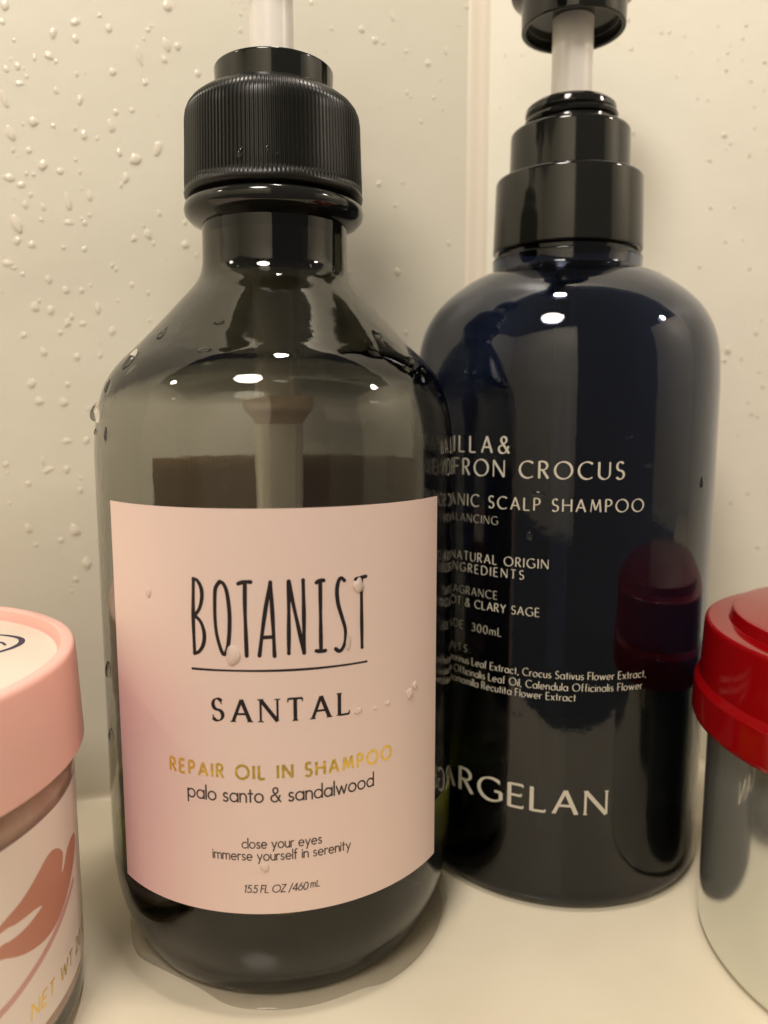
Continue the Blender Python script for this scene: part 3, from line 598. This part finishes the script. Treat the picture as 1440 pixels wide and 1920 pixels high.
# ---------------------------------------------------------------- red lidded metal jar
Dg, ag = 1.627*H, 36.7
xg, yg = polar(Dg, ag)
B4 = thing('metal_jar', 'polished metal jar with a stepped red plastic lid at the right edge, mirroring the bottles', 'jar', xg, yg, R(-ag))
lathe('jar_body', fillet([(0, .8), (37.5, .6), (38.6, 0, .4), (40.6, .5, .6), (41.2, 2.0, 1.2), (41.25, 30), (41.2, 56, 1), (39.6, 57, .5), (39.6, 62)], 6), M['steel'], B4, seg=192, ang=40)
rl = lathe('lid', fillet([(0, 62.5), (41.6, 62.5), (41.8, 48.5, .3), (42.2, 47.8, .3), (44.4, 48.2, .5), (44.75, 49.2, .6), (44.6, 55.6, .8), (43.5, 57.0, .7), (43.1, 66.5), (42.9, 69.0, .9), (38.2, 69.0, .25), (37.6, 71.3, .5), (36.4, 71.5), (0, 71.3)], 6), M['red'], B4, seg=192, ang=50)
# ---------------------------------------------------------------- water on the bottles, the label and the shelf
bpy.context.view_layer.update()
def on_thing(T, Rr, s, z, o=0):
    q = T.matrix_world @ (Vector(cylmap(Rr)(s, z, o))*S); c = T.matrix_world.translation; n = Vector((q.x-c.x, q.y-c.y, 0)).normalized(); return q/S, n
lab_drops = [(-8.7, 70.6, 2.7, 3.7, 'fat clear droplet hanging between the O and first T of the label title'),
 (11.9, 71.9, 1.0, 3.6, 'long thin droplet running down beside the S of the label title'),
 (14.0, 82.0, 2.2, 2.6, 'clear droplet over the top of the last T of the label title'),
 (-3.9, 30.9, 1.8, 2.0, 'round droplet under the slogan near the foot of the peach label'),
 (26.0, 59.1, 1.9, 2.2, 'larger droplet low in the group near the right side of the peach label'),
 (27.6, 60.3, 1.5, 1.7, 'flat droplet at the upper right end of the trail on the peach label'),
 (13.8, 58.7, 1.6, 1.2, 'flat droplet just right of the L below the label title'),
 (17.4, 58.4, .8, .7, 'tiny droplet in the middle of the trail right of the scent name'),
 (20.3, 58.7, 1.1, 1.1, 'small droplet in the trail, left of the larger one on the peach label'),
 (-25.7, 80.6, 1.5, 1.9, 'single droplet at the upper left of the peach label')]
for i, (s, z, a, b, lb) in enumerate(lab_drops):
    q, n = on_thing(B1, RL+.17, s, z); tag(bead('water_droplet', q, n, (0, 0, 1), a, b, min(a, b)*.2, M['bead2'], seed=200+i), lb, 'water droplet')
side = [(-44.2, 112.5, 3.2, 3.6, 'bulging droplet on the left outline of the grey bottle at its shoulder'),
 (-38.3, 108.6, 1.2, 3.2, 'narrow dark droplet just inside the left side of the grey bottle'),
 (-46.5, 108.9, 1.2, 1.4, 'tiny droplet on the left outline just under the bulging one'),
 (-43.5, 62, 1.4, 3.5, 'long droplet on the left side of the grey bottle beside the label'),
 (-43.8, 48, 1.3, 3.0, 'lowest droplet on the left side of the grey bottle beside the label')]
for i, (s, z, a, b, lb) in enumerate(side):
    q, n = on_thing(B1, RL if z < 106 else RL-.5, s, z); tag(bead('water_droplet', q, n, (0, 0, 1), a, b, min(a, b)*.42, M['water'], seed=300+i), lb, 'water droplet')
# drops on the sloping shoulder
def on_shoulder(ph, z):
    pr = [(37.85, 106), (37.25, 111), (36.3, 115.3), (34.9, 119), (32.4, 122.5), (29.0, 125.8), (24.5, 130.4), (20.0, 135.3)]
    for (r0, z0), (r1, z1) in zip(pr, pr[1:]):
        if z0 <= z <= z1:
            t = (z-z0)/(z1-z0); r = r0+(r1-r0)*t; sl = Vector((r1-r0, z1-z0)).normalized()
            a = R(ph); q = B1.matrix_world @ (Vector((r*math.sin(a), -r*math.cos(a), z))*S)
            n3 = B1.matrix_world.to_3x3() @ Vector((sl.y*math.sin(a), -sl.y*math.cos(a), -sl.x)); return q/S, n3
sdr = [(-58, 122.5, 2.0, 5.5, 'long dark droplet on the upper left slope of the grey bottle'), (-52, 127.5, 1.6, 3.6, 'droplet above the long one on the upper left slope'),
 (-24, 129.0, 2.6, 1.2, 'wide flat droplet high on the front slope of the grey bottle'), (-24, 123.6, 2.6, 1.4, 'wide flat droplet lower on the front slope of the grey bottle'),
 (-66, 117.6, 1.5, 3.0, 'droplet low on the left slope of the grey bottle'),
 (52, 122.8, 3.2, 2.6, 'bright round droplet on the right slope of the grey bottle'), (58, 120.8, 2.2, 1.4, 'smaller bright droplet right of the round one on the right slope'),
 (66, 113.6, 1.4, 2.4, 'glinting droplet at the right shoulder of the grey bottle'), (44, 127.5, 2.2, 2.4, 'dark droplet on the right slope above the bright round one')]
for i, (ph, z, a, b, lb) in enumerate(sdr):
    q, n = on_shoulder(ph, z); tag(bead('water_droplet', q, n, (0, 0, 1), a, b, min(a, b)*.3, M['water'], seed=400+i), lb, 'water droplet')
for i, (s, z, a, b, lb) in enumerate([(-6.2, 160.4, 1.6, 2.6, 'droplet caught in the ribs at the lower left of the ribbed collar'), (-1.2, 161.2, .9, 1.2, 'tiny bright droplet in the middle of the ribbed collar'), (.4, 160.4, .8, 1.1, 'tiny bright droplet just right of the other one on the ribbed collar')]):
    q, n = on_thing(B1, 18.05, s, z); tag(bead('water_droplet', q, n, (0, 0, 1), a, b, min(a, b)*.3, M['water'], seed=600+i), lb, 'water droplet')
nd = [(14.0, 107.5, 2.2, 1.0, 'flat dark droplet above the word end on the right of the navy bottle'), (19, 101.5, 1.8, .9, 'small dark droplet right of the second printed line'),
 (-4.5, 95.3, 3.2, 1.5, 'wide dark droplet between the printed lines of the navy bottle'), (37.0, 97, 1.6, 2.6, 'dark droplet on the right outline of the navy bottle'),
 (-6.0, 86.2, 1.6, 2.0, 'bright droplet under the word line in the middle of the navy bottle'), (-8, 45.5, 2.6, 1.4, 'dull droplet under the ingredient lines of the navy bottle')]
for i, (s, z, a, b, lb) in enumerate(nd):
    q, n = on_thing(B2, RR, s, z); tag(bead('water_droplet', q, n, (0, 0, 1), a, b, min(a, b)*.25, M['water'], seed=500+i), lb, 'water droplet')
# puddle under the grey bottle
pud = [(-57, 160), (-55.8, 156.1), (-51.6, 147.8), (-44.5, 143.1), (-36.9, 138.7), (-29.6, 133.9), (-20.8, 132.7), (-12.3, 134.3), (-4.2, 138.2), (.8, 140.2), (6.6, 146.2), (11.8, 156.1), (13.5, 168), (9, 184), (-4, 197), (-24, 203), (-44, 197), (-56, 180)]
pts = spline(pud+[pud[0]], 5)[:-1]; cen = Vector((xL, yL)); vs, fs = [], []; n = len(pts)
for off, z in ((0, -.05), (0, .04), (.35, .28), (.9, .5), (1.8, .62), (4.5, .66)):
    for p in pts: q = Vector(p); q = q+(cen-q).normalized()*off; vs.append((q.x, q.y, z))
for j in range(5):
    for i in range(n): i2 = (i+1) % n; fs.append((j*n+i, j*n+i2, (j+1)*n+i2, (j+1)*n+i))
fs.append(tuple(range(5*n, 6*n))); fs.append(tuple(range(n))[::-1])
tag(mk('water_puddle', vs, fs, M['film'], ang=60), 'thin irregular pool of water spread around the foot of the grey bottle', 'puddle')
